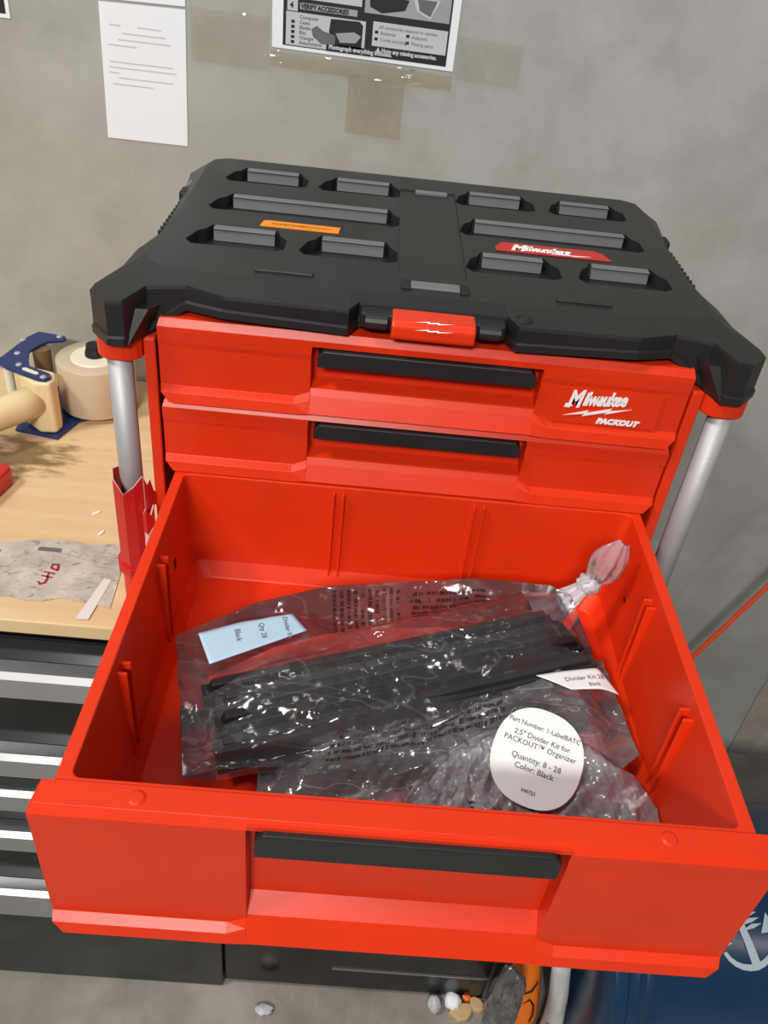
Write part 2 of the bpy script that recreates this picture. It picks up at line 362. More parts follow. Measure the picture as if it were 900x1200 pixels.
# the open drawer
ZT = .176
bm = tray(.2190, -.348, .001, .052, ZT, .0095)
for s in (-1, 1):
    for yy in (-.118, -.237, -.318):
        for k in (-1, 1):
            x0, x1 = sorted((s * .2015, s * .2125)); box(bm, x0, yy + k * .0052 - .0014, .060, x1, yy + k * .0052 + .0014, ZT - .012 - (.09 if yy < -.3 else 0))
for xx in (-.066, .066):
    for k in (-1, 1): box(bm, xx + k * .0045 - .0012, -.0135, .060, xx + k * .0045 + .0012, -.0075, ZT - .005)
d3 = bev(link('drawer', bm, M['red'], tb), .0016)
drawer_front('drawer_front', -.3625, .0450, .1775, .1745, .2290, d3); pull_bar(-.3625, .1495, .1725, d3)
for xx in (-.166, .160):
    bm = bmesh.new(); lathe(bm, (xx, -.351, .1771), [(.0055, 0), (.0055, .0007), (.0040, .0016), (.0012, .0018)], 16); link('rim_boss', bm, M['red'], d3)
for (xx, yy, zz, sx) in ((-.2105, -.075, .118, 1), (.2105, -.066, .112, -1)):
    link('latch_slot', B(min(xx, xx + sx * .0045), yy - .003, zz - .010, max(xx, xx + sx * .0045), yy + .003, zz + .010), M['dark'], d3)
# raised logo field + lettering on the top drawer
bm = bmesh.new(); prism(bm, [(.112, .264), (.113, .2935), (.118, .2995), (.207, .2995), (.207, .264)], 0, .0006)
xform(bm, Matrix(((1, 0, 0, 0), (0, 0, 1, -.0008), (0, 1, 0, 0), (0, 0, 0, 1))))
link('logo_field', bm, M['red'], d1)
def logo(fr, sc, packout=True):
    rt = fr @ Matrix.Rotation(.07, 4, 'Z')
    ms = [text_mesh('M', .0245 * sc, rt @ Matrix.Translation((-.001 * sc, .0095 * sc, 0)), bold=.0010 * sc, shear=.38, sx=.66), text_mesh('ilwaukee', .0195 * sc, rt @ Matrix.Translation((.0136 * sc, .0115 * sc, 0)), bold=.0008 * sc, shear=.38, sx=.66, space=.90)]
    b = join_meshes(ms)
    q = bmesh.new(); prism(q, [(-.004, .0085), (.004, .0105), (.002, .0132), (-.002, .0330), (.003, .0340), (.008, .0120)][:3] + [(-.003, .013)], 0, .0003)
    prism(q, [(-.003, .0), (.0205, .0075), (.0185, .0045), (.042, .0115), (.0395, .0085), (.061, .0125), (.0585, .0118), (.036, .0045), (.0385, .0072), (.015, .0005), (.0175, .0035)], 0, .0003)
    q.transform(fr @ Matrix.Scale(sc, 4)); t = bpy.data.meshes.new('t'); q.to_mesh(t); b.from_mesh(t)
    if packout: b.from_mesh(text_mesh('PACKOUT', .0076 * sc, fr @ Matrix.Translation((.030 * sc, -.0055 * sc, 0)), bold=.0006 * sc, shear=.25, sx=1.12))
    return b
link('logo_lettering', logo(frame((.1265, -.0016, .2715), (1, 0, 0), (0, 0, 1)), .92), M['white'], d1)

# lid
half_ridge = [(-.236, .396), (-.262, .380), (-.271, .352), (-.262, .262), (-.259, .135), (-.268, .100), (-.269, .058), (-.2815, .016), (-.2815, .002), (-.2640, -.0185), (-.2500, -.0185), (-.2365, .006), (-.205, .010), (-.172, -.002), (-.070, -.003), (-.062, .016)]
half_top = [(-.232, .384), (-.247, .374), (-.251, .345), (-.249, .262), (-.247, .135), (-.250, .100), (-.250, .068), (-.246, .052), (-.243, .050), (-.241, .048), (-.237, .046), (-.230, .043), (-.205, .040), (-.172, .036), (-.070, .033), (-.062, .033)]
zr = [.340, .340, .341, .341, .341, .342, .343,   .342, .342, .3435, .3450, .3490, .3510, .3500, .3497, .3497]
zb = [.325, .325, .325, .325, .325, .325, .320, .3065, .3050, .3045, .3050, .3075, .3290, .3300, .3268, .3268]
def sym(L): return L + [(-p[0],) + tuple(p[1:]) for p in L[::-1]]
top = sym([(x, y, .353) for x, y in half_top]); rid = sym([(x, y, z) for (x, y), z in zip(half_ridge, zr)])
rid2 = sym([(x * .9985, y - .0006 if y < .05 else y, z - .003) for (x, y), z in zip(half_ridge, zr)])
bot = sym([(x * .994, y + (.001 if y < .05 else -.002), z) for (x, y), z in zip(half_ridge, zb)])
inn = sym([(x * .93, y + .012 if y < .2 else y - .012, max(z, .334)) for (x, y), z in zip(half_ridge, zb)])
lipA = sym([(x, y, z + .0085) for (x, y), z in zip(half_ridge, zb)])
lipB = sym([(x * 1.003, y - .0022 if y < .05 else y, z + .0072) for (x, y), z in zip(half_ridge, zb)])
lipC = sym([(x * 1.002, y - .0022 if y < .05 else y, z + .001) for (x, y), z in zip(half_ridge, zb)])
bm = bmesh.new(); loft(bm, [top, rid, rid2, lipA, lipB, lipC, bot, inn])
lid_me = bpy.data.meshes.new('lid'); bm.to_mesh(lid_me); bm.free()
lid_tmp = bpy.data.objects.new('lid_tmp', lid_me); COL.objects.link(lid_tmp)
cleats = []
for yb, rows in ((.345, [(-.205, -.147), (-.103, -.044), (.049, .107), (.154, .210)]), (.247, [(-.205, -.044), (.049, .208)]), (.147, [(-.207, -.149), (-.104, -.045), (.050, .108), (.156, .212)])):
    for a, b in rows: cleats.append((yb, a, b))
cut = bmesh.new()
for yb, a, b in cleats:
    e = .013
    prism(cut, [(a - .002, yb + .008), (b + .002, yb + .008), (b + .006, yb - .006), (b + e, yb - .016), (b + e, yb - .040), (b + e - .008, yb - .046), (a - e - .0, yb - .046), (a - e - .006, yb - .036), (a - e, yb - .012), (a - .006, yb - .004)], .3405, .37)
prism(cut, [(-.031, .075), (.031, .075), (.031, .335), (-.031, .335)], .3515, .37)
cm = bpy.data.meshes.new('cut'); cut.to_mesh(cm); cut.free(); co = bpy.data.objects.new('cut_tmp', cm); COL.objects.link(co)
md = lid_tmp.modifiers.new('b', 'BOOLEAN'); md.object = co; md.operation = 'DIFFERENCE'; md.solver = 'EXACT'; md.use_self = True
dg = bpy.context.evaluated_depsgraph_get(); dg.update(); lid_final = bpy.data.meshes.new_from_object(lid_tmp.evaluated_get(dg))
bpy.data.objects.remove(lid_tmp); bpy.data.objects.remove(co); lid_final.materials.clear()
lid = bev(link('lid', lid_final, M['black'], tb), .0011, 2, 30)
for yb, a, b in cleats:
    bm = bmesh.new()
    pr = [(yb + .0078, .3408), (yb - .0015, .3408), (yb - .0005, .3508), (yb - .0025, .3522), (yb - .0022, .3532), (yb + .0078, .3532)]
    loft(bm, [[(x, y, z) for y, z in pr] for x in (a, b)]); bev(link('cleat', bm, M['cleat'], lid), .0006)
# centre tabs, slits, side clip
for x0, x1, y0, y1 in ((-.020, .023, .047, .061), (-.014, .022, .3255, .3325)):
    bev(link('centre_tab', B(x0, y0, .350, x1, y1, .3548), M['cleat'], lid), .0008)
for x in (-.024, .027): bev(link('tab_bracket', B(x - .004, .043, .349, x + .004, .062, .3552), M['dark'], lid), .001)
for x0, x1 in ((-.155, -.104), (.108, .157)): bev(link('raised_bar', B(x0, .0495, .352, x1, .0555, .3553), M['black'], lid), .001)
for s in (-1, 1):
    for yy in (.345, .285): bev(link('side_clip', B(min(s * .250, s * .2685), yy - .011, .325, max(s * .250, s * .2685), yy + .011, .3435), M['dark'], lid), .003)
    bev(link('side_grip', B(min(s * .250, s * .2655), .299, .326, max(s * .250, s * .2655), .332, .3440), M['cleat'], lid), .003)
    bm = bmesh.new()
    for i in range(9): box(bm, min(s * .250, s * .2612), .150 + i * .011, .334, max(s * .250, s * .2612), .1545 + i * .011, .3432)
    g = link('grip_ridges', bm, M['black'], lid)
bm = bmesh.new(); lathe(bm, (.075, .010, .3465), [(.0085, 0), (.0085, .004), (.006, .0055), (.005, .002)], 20); link('lid_boss', bm, M['dark'], lid)
bev(link('latch_mount', B(-.0605, .000, .3335, .0605, .019, .3475), M['dark'], lid), .002)
for x in (-.047, .047): bm = bmesh.new(); tube(bm, [(x - .009, -.001, .3405), (x + .009, -.001, .3405)], .0062, 12); link('latch_pivot', bm, M['black'], lid)
bm = bmesh.new(); pr = [(-.012, .3315), (-.0155, .3345), (-.0150, .3445), (-.0105, .3485), (.012, .3490), (.012, .3315)]
loft(bm, [[(x, y, z) for y, z in pr] for x in (-.0345, .0345)]); la = bev(link('latch', bm, M['red'], tb), .002)
bm = bmesh.new(); fr = frame((-.016, -.0131, .34665), (1, 0, 0), (0, .0045, .0040))
for k, (yy) in enumerate((.0022, -.0048)):
    prism(bm, [(0, yy), (.012, yy + .0016), (.0115, yy + .0006), (.020, yy + .0014), (.0195, yy + .0004), (.032, yy + .0012), (.0185, yy - .0006), (.019, yy + .0003), (.0105, yy - .0004), (.011, yy + .0006)], 0, .0004)
xform(bm, fr); link('latch_mark', bm, M['white'], la)
bm = bmesh.new(); prism(bm, [(-.166, .164), (-.164, .179), (-.160, .181), (-.089, .1805), (-.090, .1640)], .3531, .3537)
link('warning_sticker', bm, M['orange'], lid)
b = text_mesh('WARNING', .0068, frame((-.156, .1702, .3537), (1, 0, 0), (0, 1, 0)), bold=.0001); b2 = text_mesh('AVERTISSEMENT', .0050, frame((-.128, .1702, .3537), (1, 0, 0), (0, 1, 0)), sx=.85)
link('sticker_lettering', join_meshes([b, b2]), M['ink_brown'], lid)
bm = bmesh.new(); prism(bm, [(.0635, .1635), (.0635, .173), (.0715, .188), (.165, .188), (.173, .181), (.178, .1635)], .3531, .3541); bev(link('badge', bm, M['badge'], lid), .0004)
link('badge_lettering', logo(frame((.083, .1605, .3541), (1, .03, 0), (0, 1, 0)), .0, False) if False else join_meshes([text_mesh('M', .0215, frame((.079, .1680, .3541), (1, 0, 0), (0, 1, 0)), bold=.0012, shear=.38, sx=.80), text_mesh('ilwaukee', .0172, frame((.0930, .1695, .3541), (1, 0, 0), (0, 1, 0)), bold=.0011, shear=.38, sx=.80, space=.92)]), M['white'], lid)
bm = bmesh.new(); xform(prism(bm, [(0, 0), (.02, .003), (.019, .0012), (.040, .003), (.021, -.0012), (.022, .0004)], 0, .0003), frame((.118, .1662, .3541), (1, 0, 0), (0, 1, 0))); link('badge_bolt', bm, M['white'], lid)

# ------------------------------------------------------------------ torn card sleeve round the left tube
sl = thing('cardboard_sleeve', 'torn red printed card sleeve wrapped round the left corner tube of the tool box', 'packaging', (-.2625, -.004, .058))
def sheet(name, base, ztop, zbot, th, mats):
    bm = bmesh.new(); n = len(base); F = [[], []]
    for i in range(n):
        p = Vector(base[i]); d = Vector(base[min(i + 1, n - 1)]) - Vector(base[max(i - 1, 0)]); nr = Vector((d.y, -d.x)).normalized() * th
        for k, q in ((0, p), (1, p - nr)):
            F[k].append((bm.verts.new((q.x, q.y, zbot[i])), bm.verts.new((q.x, q.y, ztop[i]))))
    for i in range(n - 1):
        for k in (0, 1):
            a, b = F[k][i], F[k][i + 1]; bm.faces.new((a[0], b[0], b[1], a[1]) if k == 0 else (b[0], a[0], a[1], b[1]))
        bm.faces.new((F[0][i][1], F[0][i + 1][1], F[1][i + 1][1], F[1][i][1])).material_index = 1
        bm.faces.new((F[0][i + 1][0], F[0][i][0], F[1][i][0], F[1][i + 1][0])).material_index = 1
    for i in (0, n - 1):
        bm.faces.new((F[0][i][0], F[0][i][1], F[1][i][1], F[1][i][0])).material_index = 1
    bmesh.ops.recalc_face_normals(bm, faces=bm.faces)
    return link(name, bm, mats, sl)
sheet('front_panel', [(-.2775, .012), (-.2785, -.004), (-.2745, -.0165), (-.2640, -.0235), (-.2545, -.0195), (-.2475, -.0135)], [.163, .171, .168, .156, .163, .172], [.066] * 6, .0011, [M['card_red'], M['card_white']])
sheet('torn_flap', [(-.2468, -.0130), (-.2445, -.0105), (-.2425, -.0075), (-.2405, -.004), (-.2390, -.001)], [.171, .160, .166, .150, .147], [.112, .128, .121, .134, .131], .0022, [M['card_red'], M['card_white']])
sheet('torn_flap', [(-.2490, -.0180), (-.2455, -.0190), (-.2420, -.0150), (-.2390, -.0125)], [.131, .138, .128, .139], [.072, .078, .074, .080], .0024, [M['card_red'], M['card_white']])
for k in range(4): sheet('torn_ply', [(-.2476, -.0205 - k * .0011), (-.2440, -.0212 - k * .0013), (-.2398, -.0170 - k * .0012)], [.112 - k * .009, .109 - k * .008, .116 - k * .009], [.084 - k * .003] * 3, .0006, [M['card_white'], M['card_white']])
bm = bmesh.new(); loft(bm, [[(x, y, z) for x, y in ((-.2805, .012), (-.2815, -.006), (-.2765, -.0195), (-.2640, -.0260), (-.2470, -.016), (-.2440, .0))] for z in (.0582, .0655)])
link('lower_band', bm, M['card_red'], sl)

# ------------------------------------------------------------------ black dividers and clear bags in the open drawer
def lerp(a, b, t): return a + (b - a) * t
def pw(tab, s):
    for (s0, a), (s1, b) in zip(tab, tab[1:]):
        if s <= s1:
            t = (s - s0) / max(1e-6, s1 - s0); return a.lerp(b, t) if isinstance(a, Vector) else lerp(a, b, t)
    return tab[-1][1]
def divider(name, a, b, wd, h, label, group, m, ribs=5):
    """a flat black moulded divider strip lying on its long edge from a to b (bottom centre points)"""
    a = Vector(a); b = Vector(b); L = (b - a).length; bm = bmesh.new()
    box(bm, 0, -wd / 2, 0, L, wd / 2, h * .82)
    loft(bm, [[(x, y, z) for x, z in ((.004, h * .80), (L - .004, h * .80), (L - .008, h), (.008, h))] for y in (-wd * .28, wd * .28)])
    for i in range(ribs):
        x = L * (i + .5) / ribs; box(bm, x - .0022, -wd / 2 - .0011, .003, x + .0022, wd / 2 + .0011, h * .78)
    fr = frame(a, b - a, Vector((0, 0, 1)).cross(b - a)); bm.transform(fr)
    o = based(bev(link(name, bm, m), .0008), (a + b) / 2); return tag(o, label, 'divider', group)
gl1 = ['nearest black divider strip lengthwise in the knotted upper bag', 'second black divider strip from the front in the knotted upper bag', 'third black divider strip from the front in the knotted upper bag', 'rearmost black divider strip in the knotted upper bag, next to the blue label']
up_ax = Vector((.297, .112, 0)).normalized(); up_pp = Vector((-up_ax.y, up_ax.x, 0))
hz = [.032, .041, .045, .043]
for i, off in enumerate((-.0245, -.0085, .0075, .0235)):
    a0 = Vector((-.147, -.231, .0775)) + up_pp * off + up_ax * (.004 * ((i * 7) % 3)); b0 = Vector((.158, -.117, .088)) + up_pp * off - up_ax * (.006 * ((i * 5) % 4))
    divider('plastic_divider', a0, b0, .0134, hz[i], gl1[i], 'dividers in the upper bag', M['part_black'] if i % 2 else M['part_grey'])
gl2 = ['nearest black divider strip in the bag beneath the knotted one', 'second black divider strip from the front in the bag beneath the knotted one', 'third black divider strip from the front in the bag beneath the knotted one', 'rearmost black divider strip in the bag with the small white label']
for i, (a, b) in enumerate((((-.085, -.262, .0615), (.110, -.222, .0615)), ((-.088, -.246, .0615), (.140, -.196, .0615)), ((-.060, -.222, .0615), (.165, -.170, .0615)), ((-.030, -.198, .0615), (.172, -.150, .0615)))):
    divider('plastic_divider', a, b, .0125, .0135, gl2[i], 'dividers in the lower bag', M['part_black'] if i % 2 == 0 else M['part_grey'])
gl3 = ['short black divider in the round-label bag, nearest the drawer front', 'middle short black divider in the bag with the round label', 'rearmost short black divider in the bag, just behind the round label']
for i, (a, b) in enumerate((((.020, -.312, .0615), (.175, -.302, .0615)), ((.030, -.293, .0615), (.180, -.283, .0615)), ((.045, -.274, .0615), (.180, -.264, .0615)))):
    divider('plastic_divider', a, b, .0125, .012 + .006 * i, gl3[i], 'dividers in the front bag', M['part_black'] if i % 2 else M['part_grey'], 3)

def ridged(p, f, seed):
    q = Vector((p.x * f[0] + seed, p.y * f[1], seed * .37)); return 1 - abs(noise.noise(q)) * 2
def crumple(p, seed):
    """sharp flat facets: triangle waves in several directions, bent a little"""
    h = 0; q = Vector((p[0], p[1], seed)); wx = noise.noise(q * 18) * .010; wy = noise.noise(q * 18 + Vector((7, 3, 1))) * .010
    for k in range(6):
        a = seed * 1.7 + k * 1.13; f = (38, 55, 82, 120, 170, 230)[k]
        t = ((p[0] + wx) * math.cos(a) + (p[1] + wy) * math.sin(a)) * f + seed * (k + 1) * .37; t -= math.floor(t)
        h += (abs(t - .5) * 2) * (1.0, .9, .7, .5, .34, .24)[k]
    return h / 1.9 - 1
def clear_bag(name, back, front, hfun, zedge, nu, nv, mat, wr, wdir, seed, parent, zbot, calm=lambda x, y: 1):
    """pillow of film: back/front are plan polylines (s, Vector2D); hfun(x,y) is what it drapes over"""
    bm = bmesh.new(); uvl = bm.loops.layers.uv.new('UVMap'); G = []
    c, s_ = math.cos(wdir), math.sin(wdir)
    for i in range(nu + 1):
        u = i / nu; p0 = pw(front, u); p1 = pw(back, u); row = []
        for j in range(nv + 1):
            v = j / nv; p = p0.lerp(p1, v)
            e = min(1, 5 * u, 5 * (1 - u), 5.0 * v, 5.0 * (1 - v)); e = e * e * (3 - 2 * e)
            q = Vector((p.x * c + p.y * s_, -p.x * s_ + p.y * c, 0))
            wz = ridged(q, (22, 60), seed) * .50 + crumple(p, seed) * .62
            q2 = Vector((p.x, p.y, 0)); loc_ = .45 + .9 * max(0, min(1, .5 + 1.4 * noise.noise(q2 * 14 + Vector((seed * 2,) * 3)))); wz *= loc_ * calm(p.x, p.y)
            z = lerp(zedge(u, v), hfun(p.x, p.y), e) + wr * wz * (.25 + .75 * e)
            jx = noise.noise(Vector((p.x * 40, p.y * 40, seed))) * .0025 * (1 if (j in (0, nv) or i in (0, nu)) else .4)
            row.append((bm.verts.new((p.x + jx, p.y + jx * .7, z)), u, v))
        G.append(row)
    def face(vs):
        f = bm.faces.new([q[0] for q in vs]); f.smooth = True
        for l, q in zip(f.loops, vs): l[uvl].uv = (q[1], q[2])
    for i in range(nu):
        for j in range(nv): face((G[i][j], G[i + 1][j], G[i + 1][j + 1], G[i][j + 1]))
    # underside, coarse
    ring = [G[i][0][0] for i in range(nu + 1)] + [G[nu][j][0] for j in range(1, nv + 1)] + [G[i][nv][0] for i in range(nu - 1, -1, -1)] + [G[0][j][0] for j in range(nv - 1, 0, -1)]
    cx = sum((v.co for v in ring), Vector()) / len(ring)
    low = [bm.verts.new((cx.x + (v.co.x - cx.x) * .86, cx.y + (v.co.y - cx.y) * .86, zbot)) for v in ring]
    n = len(ring)
    for i in range(n): bm.faces.new((ring[i], low[i], low[(i + 1) % n], ring[(i + 1) % n])).smooth = True
    bm.faces.new(low)
    return link(name, bm, mat, parent)
V2 = lambda *a: [(s, Vector(p)) for s, p in a]
def soft(*hs):   # smooth maximum
    k = 260; return math.log(sum(math.exp(k * h) for h in hs)) / k
def smst(a, b, x): t = max(0, min(1, (x - a) / (b - a))); return t * t * (3 - 2 * t)
# upper bag
ub = thing('plastic_bag', 'knotted clear bag with pale blue label lying uppermost in the open drawer', 'plastic bag', (0, -.17, .07), 'clear bags in the open drawer')
def h_up(x, y):
    r = Vector((x, y, 0)) - Vector((0, -.1755, 0)); s = r.dot(up_ax) / .158; t = r.dot(up_pp)
    bz = .0755 + .006 * s
    side = smst(-.047, -.030, t) * (1 - smst(.032, .070, t)) * (1 - smst(.99, 1.10, abs(s)))
    rows = .030 + .018 * smst(-.03, .012, t) 
    pl = smst(.020, .030, t) * (1 - smst(.075, .088, t)) * (1 - smst(-.035, .0, s * .158 + .03))
    return lerp(bz + .021 + (rows - .0065) * side + .008 * (1 - side) * smst(-.02, .05, t), .1235, pl)
back = V2((0, (-.188, -.160)), (.14, (-.128, -.112)), (.33, (-.068, -.083)), (.52, (0, -.068)), (.72, (.068, -.060)), (.90, (.132, -.068)), (1, (.152, -.080)))
front = V2((0, (-.158, -.279)), (.08, (-.134, -.270)), (.22, (-.079, -.262)), (.5, (.005, -.224)), (.75, (.09, -.180)), (.94, (.158, -.146)), (1, (.168, -.128)))
clear_bag('bag_film', back, front, h_up, lambda u, v: .098 + .022 * v + .012 * smst(.5, 1, u), 230, 130, M['film_upper'], .0040, .36, 2.3, ub, .073, lambda x, y: 1 - .85 * smst(-.07, -.10, x) * smst(-.215, -.195, y + .2 * (-.12 - x)))
# its gathered neck and the flap beyond the knot
bm = bmesh.new(); rings = []
for i in range(22):
    t = i / 21; c = Vector((lerp(.118, .1655, t), lerp(-.088, -.070, t), lerp(.112, .137, t * t))); r = lerp(.026, .0062, t ** .8)
    d = Vector((.05, .015, .02)).normalized(); sd = Vector((0, 0, 1)).cross(d).normalized(); up = d.cross(sd)
    rings.append([c + (sd * math.cos(a) * 1.0 + up * math.sin(a) * .62) * r * (1 + .16 * math.sin(a * 9 + t * 3)) for a in [2 * math.pi * k / 44 for k in range(44)]])
loft(bm, rings, cap0=False, cap1=True); link('bag_neck', bm, M['film_neck'], ub, True)
bm = bmesh.new(); bmesh.ops.create_icosphere(bm, subdivisions=4, radius=.0105)
for v in bm.verts: v.co = Vector((v.co.x * 1.05, v.co.y, v.co.z * .9)) * (1 + .22 * noise.noise(v.co * 300)) + Vector((.1675, -.070, .1385))
link('bag_knot', bm, M['film_neck'], ub, True)
bm = bmesh.new(); nu, nv = 30, 18; G = []
for i in range(nu + 1):
    t = i / nu; c = Vector((lerp(.168, .187, t), -.068 - .004 * math.sin(t * 3), lerp(.139, .189, t))); hw = .0026 + .0135 * math.sin(math.pi * min(1, t * .93 + .02)) ** .8
    sd = Vector((.87, -.25, -.42))
    G.append([bm.verts.new(c + sd * hw * k + Vector((0, -.006 * (1 - abs(k)) + .0016 * math.sin(k * 9 + t * 8), 0))) for k in [2 * j / nv - 1 for j in range(nv + 1)]])
for i in range(nu):
    for j in range(nv): bm.faces.new((G[i][j], G[i + 1][j], G[i + 1][j + 1], G[i][j + 1])).smooth = True
fl = link('bag_flap', bm, film('flap_clear_film', (.95, .93, .94, 1), .24, rough=.18), ub); sm = fl.modifiers.new('thickness', 'SOLIDIFY'); sm.thickness = .0006
def draped(name, outline, hfun, mat, parent, lift, rows=(), mrow=None):
    """a paper label following the film below it; outline = 4 plan corners"""
    bm = bmesh.new(); n, m = 24, 10; P = [Vector(p) for p in outline]; G = [[], []]
    for k in (0, 1):
        for i in range(n + 1):
            u = i / n; r = []
            for j in range(m + 1):
                v = j / m; p = P[0].lerp(P[1], u).lerp(P[3].lerp(P[2], u), v); r.append(bm.verts.new((p.x, p.y, hfun(p.x, p.y) + lift + (.0004 if k == 0 else 0))))
            G[k].append(r)
    for k in (0, 1):
        for i in range(n):
            for j in range(m):
                q = (G[k][i][j], G[k][i + 1][j], G[k][i + 1][j + 1], G[k][i][j + 1]); bm.faces.new(q if k == 0 else q[::-1]).smooth = True
    def wall_(a, b): 
        for x in range(len(a) - 1): bm.faces.new((a[x], b[x], b[x + 1], a[x + 1]))
    wall_([G[0][i][0] for i in range(n + 1)], [G[1][i][0] for i in range(n + 1)]); wall_([G[0][i][m] for i in range(n + 1)], [G[1][i][m] for i in range(n + 1)])
    wall_(G[0][0], G[1][0]); wall_(G[0][n], G[1][n])
    bmesh.ops.recalc_face_normals(bm, faces=bm.faces)
    lb = link(name, bm, mat, parent)
    for (txt, u, v, size, rot) in rows:
        p = P[0].lerp(P[1], u).lerp(P[3].lerp(P[2], u), v); xd = (P[1] - P[0]).normalized(); ang = math.atan2(xd.y, xd.x) + rot
        me = text_mesh(txt, size, Matrix.Translation((p.x, p.y, 0)) @ Matrix.Rotation(ang, 4, 'Z'), thick=.0002)
        for vv in me.vertices: vv.co.z = hfun(vv.co.x, vv.co.y) + lift + .0007 + vv.co.z
        link('label_lettering', me, mrow or M['ink_grey'], lb)
    return lb
draped('paper_label', [(-.168, -.163), (-.099, -.126), (-.081, -.149), (-.153, -.195)], h_up, M['label_blue'], ub, .0046,
       [('Divider Kit', .88, .25, .0058, -1.75), ('Qty 28', .62, .22, .0062, -1.75), ('Black', .36, .2, .0066, -1.75)])
# lower bag
mb = thing('plastic_bag', 'clear bag with small white label lying beneath the knotted upper bag', 'plastic bag', (.05, -.2, .064), 'clear bags in the open drawer')
def h_mid(x, y):
    t = y + .215 - .22 * (x - .05)
    side = smst(-.05, -.02, t) * (1 - smst(.05, .085, t))
    return .078 + .012 * side + .014 * smst(.02, .14, x) * (1 - smst(.16, .20, x)) + .010 * smst(-.02, -.08, x) * smst(-.05, -.02, t)
back = V2((0, (-.108, -.246)), (.2, (-.040, -.200)), (.5, (.05, -.150)), (.8, (.140, -.112)), (1, (.186, -.112)))
front = V2((0, (-.104, -.300)), (.2, (-.06, -.312)), (.5, (.04, -.290)), (.8, (.150, -.255)), (1, (.197, -.215)))
clear_bag('bag_film', back, front, lambda x, y: h_mid(x, y) + .006, lambda u, v: .074 + .012 * u, 200, 120, M['film_mid'], .0060, .5, 5.1, mb, .063)
draped('paper_label', [(.112, -.166), (.166, -.153), (.182, -.174), (.139, -.180)], h_mid, M['label_white'], mb, .0135, [('Divider Kit 28', .18, .55, .0062, 0), ('Black', .45, .85, .0050, 0)])
# front bag, crumpled, with the round label tilted up at the viewer
fb = thing('plastic_bag', 'crumpled clear bag with big round white label against the open drawer front', 'plastic bag', (.11, -.28, .064), 'clear bags in the open drawer')
LC = Vector((.1035, -.2475, .1090)); LT = math.radians(33)
def h_fr(x, y):
    pl = LC.z + (y - LC.y) * math.tan(LT) - .008
    return min(max(pl, .070), .128) - .018 * smst(.03, -.005, x) - .012 * smst(.05, .10, abs(x - .105)) + .010 * math.exp(-((x - .185) ** 2 + (y + .275) ** 2) / .0005)
back = V2((0, (-.002, -.288)), (.2, (.022, -.246)), (.45, (.072, -.212)), (.7, (.140, -.212)), (.9, (.188, -.236)), (1, (.203, -.262)))
front = V2((0, (.002, -.318)), (.25, (.05, -.328)), (.6, (.120, -.330)), (.9, (.185, -.326)), (1, (.202, -.300)))
clear_bag('bag_film', back, front, h_fr, lambda u, v: .080 + .018 * v * math.sin(math.pi * u), 200, 130, M['film_front'], .0100, 1.1, 8.7, fb, .063)
RL = frame(LC + Vector((0, 0, .0035)), (math.cos(-.05), math.sin(-.05), -.10), (0, math.cos(LT), math.sin(LT)))
bm = bmesh.new(); pts = []
for i in range(56):
    t = 2 * math.pi * i / 56; ex = .86; pts.append((.0355 * abs(math.cos(t)) ** ex * (1 if math.cos(t) > 0 else -1), .0365 * abs(math.sin(t)) ** ex * (1 if math.sin(t) > 0 else -1)))
R45 = Matrix.Rotation(math.radians(-12), 4, 'Z')
xform(prism(bm, pts, 0, .0006), RL @ R45); rl = link('round_label', bm, M['label_white'], fb)
ms = []
for s, yy, sz in (('Part Number: 1-LabelBATC', .0205, .0051), ('2.5" Divider Kit for', .0120, .0058), ('PACKOUT\u2122 Organizer', .0060, .0058), ('Quantity: 8 - 28', -.0050, .0062), ('Color: Black', -.0118, .0062), ('040723', -.0270, .0038)):
    ms.append(text_mesh(s, sz, RL @ Matrix.Rotation(math.radians(-10), 4, 'Z') @ Matrix.Translation((0, yy, .0008)), align='CENTER', thick=.0002, bold=.00005))
link('label_lettering', join_meshes(ms), M['ink_grey'], rl)

# ------------------------------------------------------------------ tape dispenser on the bench
td = thing('tape_dispenser', 'hand tape dispenser with navy plates, cream handle and tan roll on the worktop', 'tape dispenser', (-.45, .35, 0))
bm = bmesh.new(); prism(bm, [(-.505, .300), (-.446, .288), (-.432, .335), (-.380, .372), (-.392, .430), (-.470, .440), (-.515, .400)], .0006, .0040); bev(link('base_plate', bm, M['navy_steel'], td), .001)
TZ = .079
bm = bmesh.new(); prism(bm, [(-.533, .338), (-.528, .352), (-.517, .413), (-.508, .432), (-.470, .426), (-.466, .419), (-.468, .413), (-.487, .404), (-.494, .392), (-.500, .372), (-.494, .352), (-.486, .333), (-.455, .318), (-.450, .308), (-.455, .300), (-.464, .300), (-.504, .318), (-.512, .322)], TZ, TZ + .0035)
pl = bev(link('top_plate', bm, M['navy_steel'], td), .0006)
for x, y in ((-.519, .402), (-.476, .421), (-.512, .362), (-.499, .332), (-.459, .306)):
    bm = bmesh.new(); lathe(bm, (x, y, TZ + .0034), [(.0042, 0), (.0042, .0012), (.0030, .0022), (.0006, .0024)], 16); link('rivet', bm, M['alu'], pl)
bm = bmesh.new(); prism(bm, [(-.488, .3255), (-.469, .3160), (-.467, .3130), (-.470, .3105), (-.490, .3195), (-.492, .3230)], TZ + .0034, TZ + .0046); link('plate_slot', bm, M['core'], pl)
bm = bmesh.new(); lathe(bm, (-.417, .384, .008), [(.0295, 0), (.051, .0), (.0515, .001), (.0515, .0675), (.051, .0685), (.0345, .0687), (.0300, .0690)], 56); link('tape_roll', bm, M['tape_roll'], td, True)
r = td.children[-1]
for q in r.data.polygons: q.use_smooth = abs(q.normal.z) < .5
